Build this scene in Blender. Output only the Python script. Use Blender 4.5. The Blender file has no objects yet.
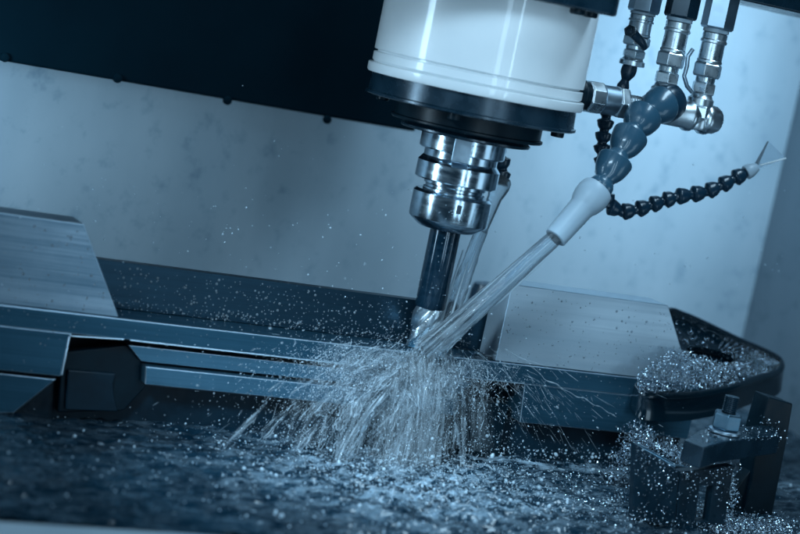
import bpy, bmesh, math, random
import numpy as np
from mathutils import Vector, Matrix, noise
random.seed(7); rng = np.random.default_rng(7)
S = 0.001                                   # lengths below are millimetres
C = bpy.context.scene.collection
sc = bpy.context.scene
R = math.radians

# ------------------------------------------------------------------ camera
PSI, PIT, ROL, F, D = R(25.8), R(7.7), R(11.5), 1889.0, 1180.0
FW = Vector((math.sin(PSI)*math.cos(PIT), math.cos(PSI)*math.cos(PIT), -math.sin(PIT)))
R0 = Vector((math.cos(PSI), -math.sin(PSI), 0)); U0 = R0.cross(FW)
RT = math.cos(ROL)*R0 + math.sin(ROL)*U0
UP = math.cos(ROL)*U0 - math.sin(ROL)*R0
def ray(px, py): return FW + RT*((px-400)/F) - UP*((py-267)/F)
CAM = -D*ray(420, 353).normalized()
def PY(px, py, Y):                          # a point of the photograph on the vertical plane y = Y
    v = ray(px, py); return CAM + v*((Y-CAM.y)/v.y)
def PZ(px, py, Z):
    v = ray(px, py); return CAM + v*((Z-CAM.z)/v.z)
def PP(px, py, A, n):
    v = ray(px, py); return CAM + v*((A-CAM).dot(n)/v.dot(n))
cd = bpy.data.cameras.new('camera'); cam = bpy.data.objects.new('camera', cd); C.objects.link(cam)
cam.matrix_world = Matrix(((RT.x, UP.x, -FW.x, CAM.x*S), (RT.y, UP.y, -FW.y, CAM.y*S), (RT.z, UP.z, -FW.z, CAM.z*S), (0, 0, 0, 1)))
cd.sensor_width = 36; cd.lens = F*36/800; cd.clip_start = 0.02; cd.clip_end = 20
cd.dof.use_dof = True; cd.dof.focus_distance = 1.185; cd.dof.aperture_fstop = 5.6
sc.camera = cam

# ------------------------------------------------------------------ materials
def cool(c): return (c[0]*.72, c[1]*.92, c[2]) if max(c) < .3 else c
def mat(name, col, rough=.5, metal=0., spec=.5, coat=0., coat_rough=.05):
    col = cool(col)
    m = bpy.data.materials.new(name); m.use_nodes = True
    b = m.node_tree.nodes['Principled BSDF']
    b.inputs['Base Color'].default_value = (*col, 1); b.inputs['Roughness'].default_value = rough
    b.inputs['Metallic'].default_value = metal; b.inputs['Specular IOR Level'].default_value = spec
    b.inputs['Coat Weight'].default_value = coat; b.inputs['Coat Roughness'].default_value = coat_rough
    return m, m.node_tree, b
def nod(nt, t, **k):
    n = nt.nodes.new(t)
    for a, v in k.items():
        if a in n.inputs: n.inputs[a].default_value = v
        else: setattr(n, a, v)
    return n
def tex(nt, scale, stretch=(1, 1, 1), detail=6, rough=.6, dist=0, kind='ShaderNodeTexNoise'):
    tc = nod(nt, 'ShaderNodeTexCoord'); mp = nod(nt, 'ShaderNodeMapping'); mp.inputs['Scale'].default_value = stretch
    nt.links.new(tc.outputs['Object'], mp.inputs[0])
    n = nod(nt, kind); n.inputs['Scale'].default_value = scale
    if kind == 'ShaderNodeTexNoise':
        n.inputs['Detail'].default_value = detail; n.inputs['Roughness'].default_value = rough; n.inputs['Distortion'].default_value = dist
    nt.links.new(mp.outputs[0], n.inputs['Vector'])
    return n
def ramp(nt, src, stops):
    r = nod(nt, 'ShaderNodeValToRGB'); e = r.color_ramp.elements
    while len(e) < len(stops): e.new(.5)
    for el, (p, c) in zip(e, stops):
        el.position = p; el.color = (*c, 1) if len(c) == 3 else c
    nt.links.new(src, r.inputs[0]); return r
def g(v): return (v, v, v)
def bump(nt, b, src, strength, dist):
    n = nod(nt, 'ShaderNodeBump'); n.inputs['Strength'].default_value = strength; n.inputs['Distance'].default_value = dist*S
    nt.links.new(src, n.inputs['Height']); nt.links.new(n.outputs[0], b.inputs['Normal']); return n
def vary(name, c1, c2, scale, r1, r2, stretch=(1, 1, 1), metal=0., bstr=0., bdist=.2, spec=.5, coat=0., detail=6, lo=.35, hi=.65):
    m, nt, b = mat(name, c1, r1, metal, spec, coat); c1, c2 = cool(c1), cool(c2)
    t = tex(nt, scale, stretch, detail)
    nt.links.new(ramp(nt, t.outputs[0], [(lo, c1), (hi, c2)]).outputs[0], b.inputs['Base Color'])
    nt.links.new(ramp(nt, t.outputs[0], [(lo, g(r1)), (hi, g(r2))]).outputs[0], b.inputs['Roughness'])
    if bstr: bump(nt, b, t.outputs[0], bstr, bdist)
    return m
M = {}
M['paint'] = vary('white_paint', (.80, .83, .845), (.75, .79, .81), 30, .34, .42, coat=.5)
M['polished'] = vary('polished_steel', (.40, .49, .56), (.50, .59, .65), 60, .15, .24, (1, 1, 6), metal=1)
M['brass_nickel'] = vary('nickel_plate', (.60, .68, .73), (.72, .78, .82), 90, .24, .38, metal=1, bstr=.15)
M['satin'] = vary('satin_steel', (.34, .44, .52), (.42, .52, .60), 80, .32, .42, metal=1, bstr=.1)
M['dark_satin'] = vary('dull_steel', (.10, .17, .22), (.16, .24, .30), 80, .3, .42, metal=1, bstr=.15)
M['dark_steel'] = vary('dark_steel', (.004, .018, .029), (.011, .034, .052), 40, .2, .34, metal=.3, bstr=.15, spec=.6)
M['blackened'] = vary('blackened_steel', (.001, .008, .013), (.003, .014, .021), 60, .3, .46, spec=.16, bstr=.1)
M['tool'] = vary('coated_carbide', (.004, .016, .027), (.010, .028, .044), 60, .12, .22, (1, 1, 8), metal=.3, coat=.4, spec=.5)
M['hose'] = vary('hose_plastic', (.034, .084, .122), (.044, .10, .142), 60, .24, .36, spec=.5, coat=.5)
M['hose_dark'] = vary('hose_black_plastic', (.006, .025, .043), (.011, .035, .057), 60, .2, .32, spec=.5)
M['nozzle'] = vary('grey_nozzle_plastic', (.32, .41, .48), (.35, .44, .51), 40, .38, .46)
M['gloss_rubber'] = mat('glossy_rubber', (.003, .013, .02), .14, 0, .5, 1.0, .06)[0]
M['rubber'] = vary('black_rubber', (.002, .011, .018), (.005, .018, .028), 50, .16, .3, spec=.45, bstr=.15)
M['cover'] = vary('dark_cover', (.0012, .011, .0175), (.002, .0145, .022), 14, .6, .7, spec=.04)
# brushed lands
def brushed(name, c1, c2, rough, fine=1.0):
    m, nt, b = mat(name, c1, rough, .75); c1, c2 = cool(c1), cool(c2)
    t = tex(nt, 900, (.012, 1, 1), 5, .7); t2 = tex(nt, 90, (.03, 1, 1), 3, .5); t3 = tex(nt, 25, (1, 1, 1), 5, .6)
    mx = nod(nt, 'ShaderNodeMath', operation='ADD'); nt.links.new(t.outputs[0], mx.inputs[0]); nt.links.new(t2.outputs[0], mx.inputs[1])
    m2 = nod(nt, 'ShaderNodeMath', operation='MULTIPLY_ADD'); nt.links.new(t3.outputs[0], m2.inputs[0]); m2.inputs[1].default_value = .5; nt.links.new(mx.outputs[0], m2.inputs[2])
    nt.links.new(ramp(nt, m2.outputs[0], [(.95/2, c1), (1.6/2, c2)]).outputs[0], b.inputs['Base Color'])
    dv = nod(nt, 'ShaderNodeMath', operation='MULTIPLY'); nt.links.new(m2.outputs[0], dv.inputs[0]); dv.inputs[1].default_value = .5
    nt.links.new(ramp(nt, dv.outputs[0], [(.45, c1), (.8, c2)]).outputs[0], b.inputs['Base Color'])
    nt.links.new(ramp(nt, dv.outputs[0], [(.4, g(rough+.1)), (.8, g(rough-.05))]).outputs[0], b.inputs['Roughness'])
    bump(nt, b, mx.outputs[0], .35*fine, .12)
    return m
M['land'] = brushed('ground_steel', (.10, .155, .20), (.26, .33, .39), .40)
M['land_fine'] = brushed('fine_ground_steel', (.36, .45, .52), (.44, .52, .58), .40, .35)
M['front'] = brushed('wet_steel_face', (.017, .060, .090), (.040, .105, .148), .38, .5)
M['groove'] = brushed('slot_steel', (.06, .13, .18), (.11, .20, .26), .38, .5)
M['edge_glint'] = mat('bright_edge_line', (.55, .66, .74), .3, 1)[0]
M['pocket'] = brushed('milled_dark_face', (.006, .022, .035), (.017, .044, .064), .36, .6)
M['base'] = vary('wet_cast_iron', (.0015, .010, .017), (.005, .021, .033), 45, .3, .5, spec=.2, bstr=.4, bdist=.6)
# enclosure wall
def wallmat(name, c1, c2, c3):
    m, nt, b = mat(name, c1, .5, 0, .35)
    t = tex(nt, 7, (1, 1, .6), 5, .55); t2 = tex(nt, 60, (1, 1, .8), 8, .72); t3 = tex(nt, 16, (1, 1, .15), 3, .5)
    r1 = ramp(nt, t.outputs[0], [(.3, c1), (.7, c2)])
    r2 = ramp(nt, t2.outputs[0], [(.30, c3), (.46, (1, 1, 1))])
    mx = nod(nt, 'ShaderNodeMix', data_type='RGBA', blend_type='MULTIPLY'); mx.inputs[0].default_value = .75
    nt.links.new(r1.outputs[0], mx.inputs[6]); nt.links.new(r2.outputs[0], mx.inputs[7])
    r3 = ramp(nt, t3.outputs[0], [(.35, (.86, .89, .91)), (.6, (1, 1, 1))])
    my = nod(nt, 'ShaderNodeMix', data_type='RGBA', blend_type='MULTIPLY'); my.inputs[0].default_value = .7
    nt.links.new(mx.outputs[2], my.inputs[6]); nt.links.new(r3.outputs[0], my.inputs[7])
    nt.links.new(my.outputs[2], b.inputs['Base Color'])
    bump(nt, b, t2.outputs[0], .2, .5)
    return m
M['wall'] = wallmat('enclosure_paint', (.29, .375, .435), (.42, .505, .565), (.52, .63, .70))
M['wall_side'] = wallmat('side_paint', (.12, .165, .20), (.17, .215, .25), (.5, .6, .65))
M['lip'] = vary('tray_paint', (.30, .38, .44), (.36, .44, .50), 20, .4, .5)
# water
def water(name, white, rough=.04, streak=None, hole=None):
    m, nt, b = mat(name, (.80, .90, .96), rough)
    b.inputs['Transmission Weight'].default_value = 1; b.inputs['IOR'].default_value = 1.33
    out = nt.nodes['Material Output']
    df = nod(nt, 'ShaderNodeBsdfDiffuse'); df.inputs[0].default_value = (.80, .92, 1.0, 1)
    tl = nod(nt, 'ShaderNodeBsdfTranslucent'); tl.inputs[0].default_value = (.80, .92, 1.0, 1)
    ad = nod(nt, 'ShaderNodeMixShader'); ad.inputs[0].default_value = .5
    nt.links.new(df.outputs[0], ad.inputs[1]); nt.links.new(tl.outputs[0], ad.inputs[2])
    mx = nod(nt, 'ShaderNodeMixShader'); mx.inputs[0].default_value = white
    nt.links.new(b.outputs[0], mx.inputs[1]); nt.links.new(ad.outputs[0], mx.inputs[2])
    last = mx
    if streak:
        tc = nod(nt, 'ShaderNodeUVMap'); mp = nod(nt, 'ShaderNodeMapping'); mp.inputs['Scale'].default_value = streak
        nt.links.new(tc.outputs[0], mp.inputs[0]); n = nod(nt, 'ShaderNodeTexNoise'); n.inputs['Scale'].default_value = 1; n.inputs['Detail'].default_value = 5; n.inputs['Roughness'].default_value = .6
        nt.links.new(mp.outputs[0], n.inputs[0])
        nt.links.new(ramp(nt, n.outputs[0], [(.42, g(white*.15)), (.68, g(min(1, white*2.2)))]).outputs[0], mx.inputs[0])
        bump(nt, b, n.outputs[0], .6, .8)
        if hole:
            tr = nod(nt, 'ShaderNodeBsdfTransparent'); mh = nod(nt, 'ShaderNodeMixShader')
            nt.links.new(ramp(nt, n.outputs[0], [(hole, g(0)), (hole+.12, g(1))]).outputs[0], mh.inputs[0])
            nt.links.new(tr.outputs[0], mh.inputs[1]); nt.links.new(mx.outputs[0], mh.inputs[2]); last = mh
    nt.links.new(last.outputs[0], out.inputs[0])
    return m
M['clear_plastic'] = water('clear_plastic', .22, .18)
M['jet'] = water('jet_water', .20, streak=(30, 1.8, 1))
M['sheet'] = water('sheet_water', .22, streak=(16, 2.4, 1), hole=.47)
M['drop'] = water('drop_water', .42)
M['clear'] = water('clear_drop_water', .26, .02)
M['filament'] = water('filament_water', .45)
M['foam'] = water('foam_water', .75)
def poolmat():
    m, nt, b = mat('coolant_water', (.002, .012, .021), .035, 0, .45)
    b.inputs['IOR'].default_value = 1.42
    t = tex(nt, 75, (.35, 1, 1), 5, .6); t2 = tex(nt, 22, (1, 1, 1), 4, .6)
    nt.links.new(ramp(nt, t2.outputs[0], [(.4, (.002, .011, .02)), (.7, (.007, .026, .043))]).outputs[0], b.inputs['Base Color'])
    bump(nt, b, t.outputs[0], .35, 1.6)
    at = nod(nt, 'ShaderNodeAttribute', attribute_name='foam_glint'); t3 = tex(nt, 110, (.4, 1, 1), 8, .72)
    mu = nod(nt, 'ShaderNodeMath', operation='MULTIPLY'); nt.links.new(at.outputs['Fac'], mu.inputs[0])
    nt.links.new(ramp(nt, t3.outputs[0], [(.46, g(0)), (.74, g(.85))]).outputs[0], mu.inputs[1])
    df = nod(nt, 'ShaderNodeBsdfDiffuse'); df.inputs[0].default_value = (.55, .72, .85, 1)
    mx = nod(nt, 'ShaderNodeMixShader'); out = nt.nodes['Material Output']
    nt.links.new(mu.outputs[0], mx.inputs[0]); nt.links.new(b.outputs[0], mx.inputs[1]); nt.links.new(df.outputs[0], mx.inputs[2]); nt.links.new(mx.outputs[0], out.inputs[0])
    return m
M['pool'] = poolmat()
M['chip'] = mat('bright_chip', (.52, .61, .68), .26, 1)[0]

# ------------------------------------------------------------------ mesh helpers (millimetres, world axes)
class MB:
    def __init__(s): s.v = []; s.f = []; s.uv = None
    def add(s, vs, fs):
        o = len(s.v); s.v += [tuple(v) for v in vs]; s.f += [tuple(i+o for i in f) for f in fs]; return s
    def box(s, x0, x1, y0, y1, z0, z1):
        return s.prism([(x0, z0), (x1, z0), (x1, z1), (x0, z1)], y0, y1)
    def prism(s, poly, y0, y1):             # outline in the xz plane, pushed along y
        n = len(poly)
        return s.add([(x, y0, z) for x, z in poly]+[(x, y1, z) for x, z in poly],
                     [tuple(range(n)), tuple(range(2*n-1, n-1, -1))]+[(i, i+n, (i+1) % n+n, (i+1) % n) for i in range(n)])
    def zprism(s, poly, z0, z1):
        n = len(poly)
        return s.add([(x, y, z0) for x, y in poly]+[(x, y, z1) for x, y in poly],
                     [tuple(range(n-1, -1, -1)), tuple(range(n, 2*n))]+[(i, (i+1) % n, (i+1) % n+n, i+n) for i in range(n)])
    def hull(s, pts):
        bm = bmesh.new()
        for p in pts: bm.verts.new(p)
        bmesh.ops.convex_hull(bm, input=bm.verts); bm.verts.index_update()
        s.add([v.co.copy() for v in bm.verts], [[v.index for v in f.verts] for f in bm.faces]); bm.free(); return s
    def lathe(s, o, d, prof, seg=48, ph=0.):
        o = Vector(o); d = Vector(d).normalized(); a = d.orthogonal().normalized(); b = d.cross(a)
        if abs(d.z) > .95: a = Vector((1, 0, 0)); a = (a-d*a.dot(d)).normalized(); b = d.cross(a)
        vs = []; fs = []
        for r, t in prof:
            for k in range(seg):
                q = 2*math.pi*k/seg+ph; vs.append(o+d*t+(a*math.cos(q)+b*math.sin(q))*r)
        for i in range(len(prof)-1):
            for k in range(seg):
                k2 = (k+1) % seg; fs.append((i*seg+k, i*seg+k2, (i+1)*seg+k2, (i+1)*seg+k))
        fs.append(tuple(range(seg-1, -1, -1))); fs.append(tuple((len(prof)-1)*seg+k for k in range(seg)))
        return s.add(vs, fs)
    def hexnut(s, o, d, r, t0, t1, ph=.2, n=6): # across-corners radius r
        c = min(r*.12, (t1-t0)*.25)
        return s.lathe(o, d, [(r*.90, t0), (r, t0+c), (r, t1-c), (r*.90, t1)], n, ph)
    def tube(s, pts, rad, seg=10, closed=False):
        pts = [Vector(p) for p in pts]; n = len(pts)
        if not hasattr(rad, '__len__'): rad = [rad]*n
        vs = []; fs = []; a = None
        for i, p in enumerate(pts):
            if closed: d = pts[(i+1) % n]-pts[i-1]
            else: d = pts[min(i+1, n-1)]-pts[max(i-1, 0)]
            d.normalize()
            a = (d.orthogonal() if a is None else a-d*a.dot(d)).normalized(); b = d.cross(a)
            for k in range(seg):
                q = 2*math.pi*k/seg; vs.append(p+(a*math.cos(q)+b*math.sin(q))*rad[i])
        for i in range(n if closed else n-1):
            j = (i+1) % n
            for k in range(seg):
                k2 = (k+1) % seg; fs.append((i*seg+k, i*seg+k2, j*seg+k2, j*seg+k))
        if not closed:
            fs.append(tuple(range(seg-1, -1, -1))); fs.append(tuple((n-1)*seg+k for k in range(seg)))
        return s.add(vs, fs)
    def mesh(s, name, org=(0, 0, 0), flip=True, sharp=35):
        me = bpy.data.meshes.new(name); o = Vector(org)
        me.from_pydata([((v[0]-o[0])*S, (v[1]-o[1])*S, (v[2]-o[2])*S) for v in s.v], [], s.f)
        bm = bmesh.new(); bm.from_mesh(me); bmesh.ops.recalc_face_normals(bm, faces=bm.faces); bm.to_mesh(me); bm.free()
        me.polygons.foreach_set('use_smooth', [True]*len(me.polygons))
        me.set_sharp_from_angle(angle=R(sharp)); me.update()
        return me
def tag(o, label=None, cat=None, group=None, kind=None):
    for k, v in (('label', label), ('category', cat), ('group', group), ('kind', kind)):
        if v: o[k] = v
    return o
def thing(name, loc, label, cat, group=None):
    o = bpy.data.objects.new(name, None); C.objects.link(o); o.empty_display_size = .01
    o.location = Vector(loc)*S; return tag(o, label, cat, group)
def root_of(p):
    q = Vector((0, 0, 0))
    while p: q += p.location; p = p.parent
    return q/S
def obj(name, mb, m, parent=None, bevel=0, sharp=35, org=None):
    """mesh in world millimetres; org = where its own origin is put"""
    o = bpy.data.objects.new(name, None if False else mb.mesh(name, org if org is not None else (root_of(parent) if parent else (0, 0, 0)), sharp=sharp))
    C.objects.link(o); o.data.materials.append(M[m] if isinstance(m, str) else m)
    if parent:
        o.parent = parent
        if org is not None: o.location = (Vector(org)-root_of(parent))*S
    elif org is not None: o.location = Vector(org)*S
    if bevel:
        b = o.modifiers.new('bevel', 'BEVEL'); b.width = bevel*S; b.segments = 2; b.limit_method = 'ANGLE'; b.angle_limit = R(30); b.harden_normals = True
        if m in ('front', 'groove', 'land', 'land_fine'): o.data.materials.append(M['satin']); b.material = 1; b.segments = 1
    return o
def fast_mesh(name, tv, tf, mats4, m, kind='stuff', label=None, cat=None, smooth=True):
    """many small pieces of one uncountable mass: template verts tv, faces tf, 3x4 transforms (mm)"""
    tv = np.asarray(tv, float); tf = np.asarray(tf, int); k = tf.shape[1]
    V = np.einsum('nij,vj->nvi', mats4[:, :, :3], tv)+mats4[:, None, :, 3]
    n, nv = V.shape[:2]; V = (V.reshape(-1, 3)*S).astype(np.float32)
    Fc = (tf[None]+(np.arange(n)*nv)[:, None, None]).reshape(-1, k)
    me = bpy.data.meshes.new(name); me.vertices.add(len(V)); me.vertices.foreach_set('co', V.ravel())
    me.loops.add(Fc.size); me.loops.foreach_set('vertex_index', Fc.ravel().astype(np.int32))
    me.polygons.add(len(Fc)); me.polygons.foreach_set('loop_start', (np.arange(len(Fc))*k).astype(np.int32))
    me.update(calc_edges=True); me.validate()
    me.polygons.foreach_set('use_smooth', [smooth]*len(me.polygons))
    o = bpy.data.objects.new(name, me); C.objects.link(o); me.materials.append(M[m]); return tag(o, label, cat, None, kind)
def ico(sub):
    bm = bmesh.new(); bmesh.ops.create_icosphere(bm, subdivisions=sub, radius=1)
    v = [tuple(x.co) for x in bm.verts]; f = [[x.index for x in y.verts] for y in bm.faces]; bm.free(); return v, f
ICO1 = ico(1); ICO2 = ico(2)
def frames(pos, axis, r, l):
    """3x4 transforms: local z along axis, length l, radius r"""
    pos = np.asarray(pos, float); axis = np.asarray(axis, float); axis /= np.linalg.norm(axis, axis=1)[:, None]
    h = np.where(np.abs(axis[:, :1]) < .8, [[1., 0, 0]], [[0, 1., 0]])
    a = np.cross(axis, h); a /= np.linalg.norm(a, axis=1)[:, None]; b = np.cross(axis, a)
    r = np.asarray(r)[:, None]; l = np.asarray(l)[:, None]
    return np.stack([a*r, b*r, axis*l, pos], axis=2)

# ------------------------------------------------------------------ the enclosure
CX = 428.
o = obj('rear_wall', MB().box(-1500, CX, 260, 264, -64, 900), 'wall'); tag(o, kind='structure')
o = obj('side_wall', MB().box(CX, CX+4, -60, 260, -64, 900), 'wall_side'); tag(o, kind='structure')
# dark cover across the upper left, hanging clear of the wall
t = thing('way_cover', (-300, 205, 122), 'dark sheet metal cover across the upper wall with round bolt heads along its lower edge', 'cover')
obj('panel', MB().box(-1400, 62, 200, 212, 121.5, 700), 'cover', t, 2)
for px, py in ((5, 60), (118, 81), (228, 103), (328, 122)):
    p = PY(px, py, 197)
    obj('bolt_head', MB().lathe((p.x, 200.5, p.z+1.5), (0, -1, 0), [(3.0, 0), (3.0, 2.4), (2.4, 3.4), (.8, 3.8)], 20), 'cover', t)

# ------------------------------------------------------------------ spindle head
AX, AY = 6.9, 13.
t = thing('spindle_head', (AX, AY, 140), 'white cylindrical spindle head with two grooves above a dark nose ring', 'machine spindle')
hs = MB().lathe((AX, AY, 0), (0, 0, 1), [(60, 167), (66, 173.4), (66, 178.0), (65.6, 178.3), (63.8, 178.5), (63.8, 179.6), (65.6, 179.8), (66, 180.1), (66, 229)], 96)
obj('housing', hs, 'paint', t)
obj('trim_ring', MB().lathe((AX, AY, 0), (0, 0, 1), [(60, 166), (67.3, 166), (68, 167.0), (68, 171.4), (67.6, 171.8), (64, 172.0), (64, 172.8), (66, 173.2), (60, 173.6)], 96), 'paint', t)
obj('nose_ring', MB().lathe((AX, AY, 0), (0, 0, 1), [(50, 152.6), (65.2, 152.6), (66.4, 153.2), (66.4, 154.6), (65, 155.2), (64.4, 166.2), (40, 166.4)], 96), 'dark_steel', t)
obj('nose_plate', MB().lathe((AX, AY, 0), (0, 0, 1), [(40, 141.2), (47.2, 141.2), (48, 142), (48, 143.2), (46.4, 143.8), (46.4, 153), (40, 153.2)], 80), 'blackened', t)
obj('nose_flange', MB().lathe((AX, AY, 0), (0, 0, 1), [(30, 137), (40.3, 137), (41, 137.6), (41, 138.8), (40, 139.4), (38, 141.8), (20, 141.9)], 80), 'dark_steel', t)
obj('spindle_nose', MB().lathe((AX, AY, 0), (0, 0, 1), [(15, 126.5), (26.2, 126.5), (27, 127.3), (27, 136.9), (15, 137.1)], 64), 'polished', t)
for k in range(4):
    q = math.pi*2*k/4+.95; p = (AX+56*math.cos(q), AY+56*math.sin(q), 152.7)
    obj('cap_screw', MB().lathe(p, (0, 0, -1), [(4.2, -1), (4.2, 3.6), (3.6, 4.2)], 16), 'blackened', t)
cdir = Vector((CAM.x-AX, CAM.y-AY, 0)).normalized(); sdir = Vector((-cdir.y, cdir.x, 0))
def keyblock(r0, r1, w, z0, z1):
    a = Vector((AX, AY, 0)); pts = []
    for rr in (r0, r1):
        for ww in (-w, w):
            for z in (z0, z1): pts.append(a+cdir*rr+sdir*ww+Vector((0, 0, z)))
    return MB().hull(pts)
obj('drive_key', keyblock(20, 28.5, 5.5, 122.0, 137.0), 'satin', t, .8)
t2 = thing('head_plate', (0, 0, 226), 'dark painted machine head plate overhanging the white spindle cover, rounded at its corner', 'machine plate')
pl = [(-260, -75)]+[(49-14+14*math.cos(a), -75+14+14*math.sin(a)) for a in [R(-90+15*i) for i in range(7)]]+[(49, 110), (-260, 110)]
obj('plate', MB().zprism(pl, 226.5, 300), 'dark_steel', t2, 1.5)
for x, y in ((22, -66), (36, -57)):
    obj('screw', MB().lathe((x, y, 226.6), (0, 0, -1), [(4.6, -1), (4.6, 2.4), (3.8, 3.2)], 18), 'blackened', t2)
tag(obj('valve_block', MB().box(100, 470, -14, 60, 254.5, 300), 'dark_steel', None, 1.5), 'dark steel block across the upper right corner carrying the three valves', 'block')

# ------------------------------------------------------------------ tool holder and end mill
t = thing('tool_holder', (AX, AY, 80), 'polished steel collet tool holder below the spindle nose with a grooved gripper flange', 'tool holder')
obj('gripper_flange', MB().lathe((AX, AY, 0), (0, 0, 1), [(19, 107.6), (25.2, 107.6), (26, 108.4), (26, 118.6), (23.2, 122), (23.2, 126.4), (12, 126.4)], 72), 'polished', t)
obj('neck', MB().lathe((AX, AY, 0), (0, 0, 1), [(19.6, 99.5), (19.6, 102.5), (18.4, 103), (18.4, 104.6), (19.6, 105.2), (19.6, 107.8)], 64), 'polished', t)
nut = obj('collet_nut', MB().lathe((AX, AY, 0), (0, 0, 1), [(10.4, 78), (17.2, 78), (18.5, 78.6), (24.6, 83.0), (25, 84), (25, 99.3), (23.2, 101), (17, 101)], 72), 'polished', t)
for k in range(2):
    q = math.atan2(cdir.y, cdir.x)+.22+k*math.pi; a = Vector((math.cos(q), math.sin(q), 0)); b = Vector((-a.y, a.x, 0)); p0 = Vector((AX, AY, 0))
    obj('balance_hole', MB().hull([p0+a*r+b*w+Vector((0, 0, z)) for r in (23, 25.1) for w in (-1.5, 1.5) for z in (91, 96.5)]), 'dark_steel', nut)
t = thing('end_mill', (AX, AY, 1), 'slim dark end mill with a bright fluted tip cutting the workpiece', 'cutting tool')
obj('shank', MB().lathe((AX, AY, 0), (0, 0, 1), [(9.0, 27), (9.6, 28.2), (9.6, 33), (9.75, 33.4), (9.75, 78.5)], 48), 'tool', t)
def fluted(z0, z1, r, n=4, twist=2.2, rows=48, seg=64):
    mb = MB(); vs = []; fs = []
    for i in range(rows+1):
        z = z0+(z1-z0)*i/rows; tw = twist*(i/rows)
        for k in range(seg):
            q = 2*math.pi*k/seg; u = ((q-tw)*n/(2*math.pi)) % 1.
            rr = r*(1-.34*max(0, math.sin(math.pi*min(1, u/.62)))**.8) if u < .62 else r
            vs.append((AX+rr*math.cos(q), AY+rr*math.sin(q), z))
    for i in range(rows):
        for k in range(seg):
            k2 = (k+1) % seg; fs.append((i*seg+k, i*seg+k2, (i+1)*seg+k2, (i+1)*seg+k))
    fs.append(tuple(range(seg-1, -1, -1))); fs.append(tuple(rows*seg+k for k in range(seg)))
    return mb.add(vs, fs)
obj('fluted_tip', fluted(.8, 27.2, 9.9), 'brass_nickel', t, sharp=25)

# ------------------------------------------------------------------ workpiece
t = thing('workpiece', (-60, 30, -38), 'long steel workpiece with two raised ground lands, a milled gap and notched front face', 'workpiece')
XL, XR, YB = -430, 212, 62
obj('upper_slab', MB().box(XL, XR, 0, YB, -12.4, 0), 'front', t, .7)
obj('front_block', MB().prism([(XL, -38), (-224, -38), (-223.2, -14.5), (-221.2, -12.2), (XL, -12.2)], 0.3, YB), 'front', t, .5)
obj('front_block', MB().prism([(81, -38), (XR, -38), (XR, -12.2), (78.6, -12.2)], 0.3, YB), 'front', t, .5)
obj('slot_back', MB().box(-178, 40, 31, YB, -37.5, -12.5), 'blackened', t)  # black backing puts the overhang shadow in the slots into colour
obj('groove_bar', MB().prism([(-186.5, -16.0), (-176.6, -25.2), (33.5, -25.2), (44.5, -16.0)], 4.5, 31), 'groove', t, .6)
obj('lower_bar', MB().prism([(-174.6, -26.9), (-173, -38), (33, -38), (32.5, -26.9)], 0.6, 31), 'groove', t, .7)
eb = MB().tube([(-187, -.05, -12.3), (-70, -.05, -12.4), (49, -.05, -12.3)], .42, 8)
a_, b_ = PY(62, 375, 0), PY(69.5, 338, 0); c_, d_ = PY(73, 335.5, 0), PY(124, 338, 0)
eb.tube([(a_.x, 0, a_.z), (b_.x, 0, b_.z), ((b_.x+c_.x)/2-.6, 0, (b_.z+c_.z)/2+.5), (c_.x, -.05, c_.z-.4), (d_.x, -.05, -12.2)], .4, 8)
eb.tube([(50, -.05, -12.3), (78.4, -.05, -12.3)], .35, 8)
obj('edge_highlight', eb, 'edge_glint', t, sharp=80)  # thin bright tubes added to draw the worn, lit edges
obj('notch_back', MB().box(-226, 84, 34, 58, -38, -12.3), 'base', t)
def land(x0t, x1t, x0b, x1b, h, name, m):
    return obj(name, MB().prism([(x0b, .15), (x1b, .15), (x1t, h), (x0t, h)], 1.6, 25), m, t, .5)
land(XL, -226, XL, -195.5, 51.6, 'raised_land', 'land')
land(55, 174, 54.6, 206, 50.6, 'raised_land', 'land_fine')
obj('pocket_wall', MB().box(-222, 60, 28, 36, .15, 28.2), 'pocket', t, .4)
obj('rear_shelf', MB().box(XL, XR, 36.3, 61, .15, 3), 'front', t)
o = obj('vise_base', MB().box(XL-20, XR+6, 16, 150, -120, -38.2), 'base', None, 2); tag(o, 'dark wet cast iron vise body under the steel workpiece', 'vise')
o2 = obj('jaw_foot', MB().prism([(p.x, p.z) for p in (PY(-60, 366, 6), PY(58, 379, 6), PY(14, 414, 6), PY(-60, 414, 6))], 6, 16.5), 'front', o, 1)
Q = lambda pts, y: [(PY(a, b, y).x, PY(a, b, y).z) for a, b in pts]
obj('notch_shade', MB().prism(Q([(60, 380), (64, 352), (128, 345), (147, 369), (146, 387), (124, 411), (58, 413)], 9), 9, 16.2), 'blackened', o, 1)  # black block stands in for the recess, its shade put into colour
obj('keeper_nut', MB().prism(Q([(68, 370), (116, 374), (113, 384), (114, 396), (118, 412), (66, 410)], 6), 6, 8.8), 'base', o, .8)
obj('keeper_nut', MB().prism([(46, -29), (76, -29), (76, -66), (36, -66), (36, -38)], 9, 16.2), 'blackened', o, 1.2)

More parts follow.
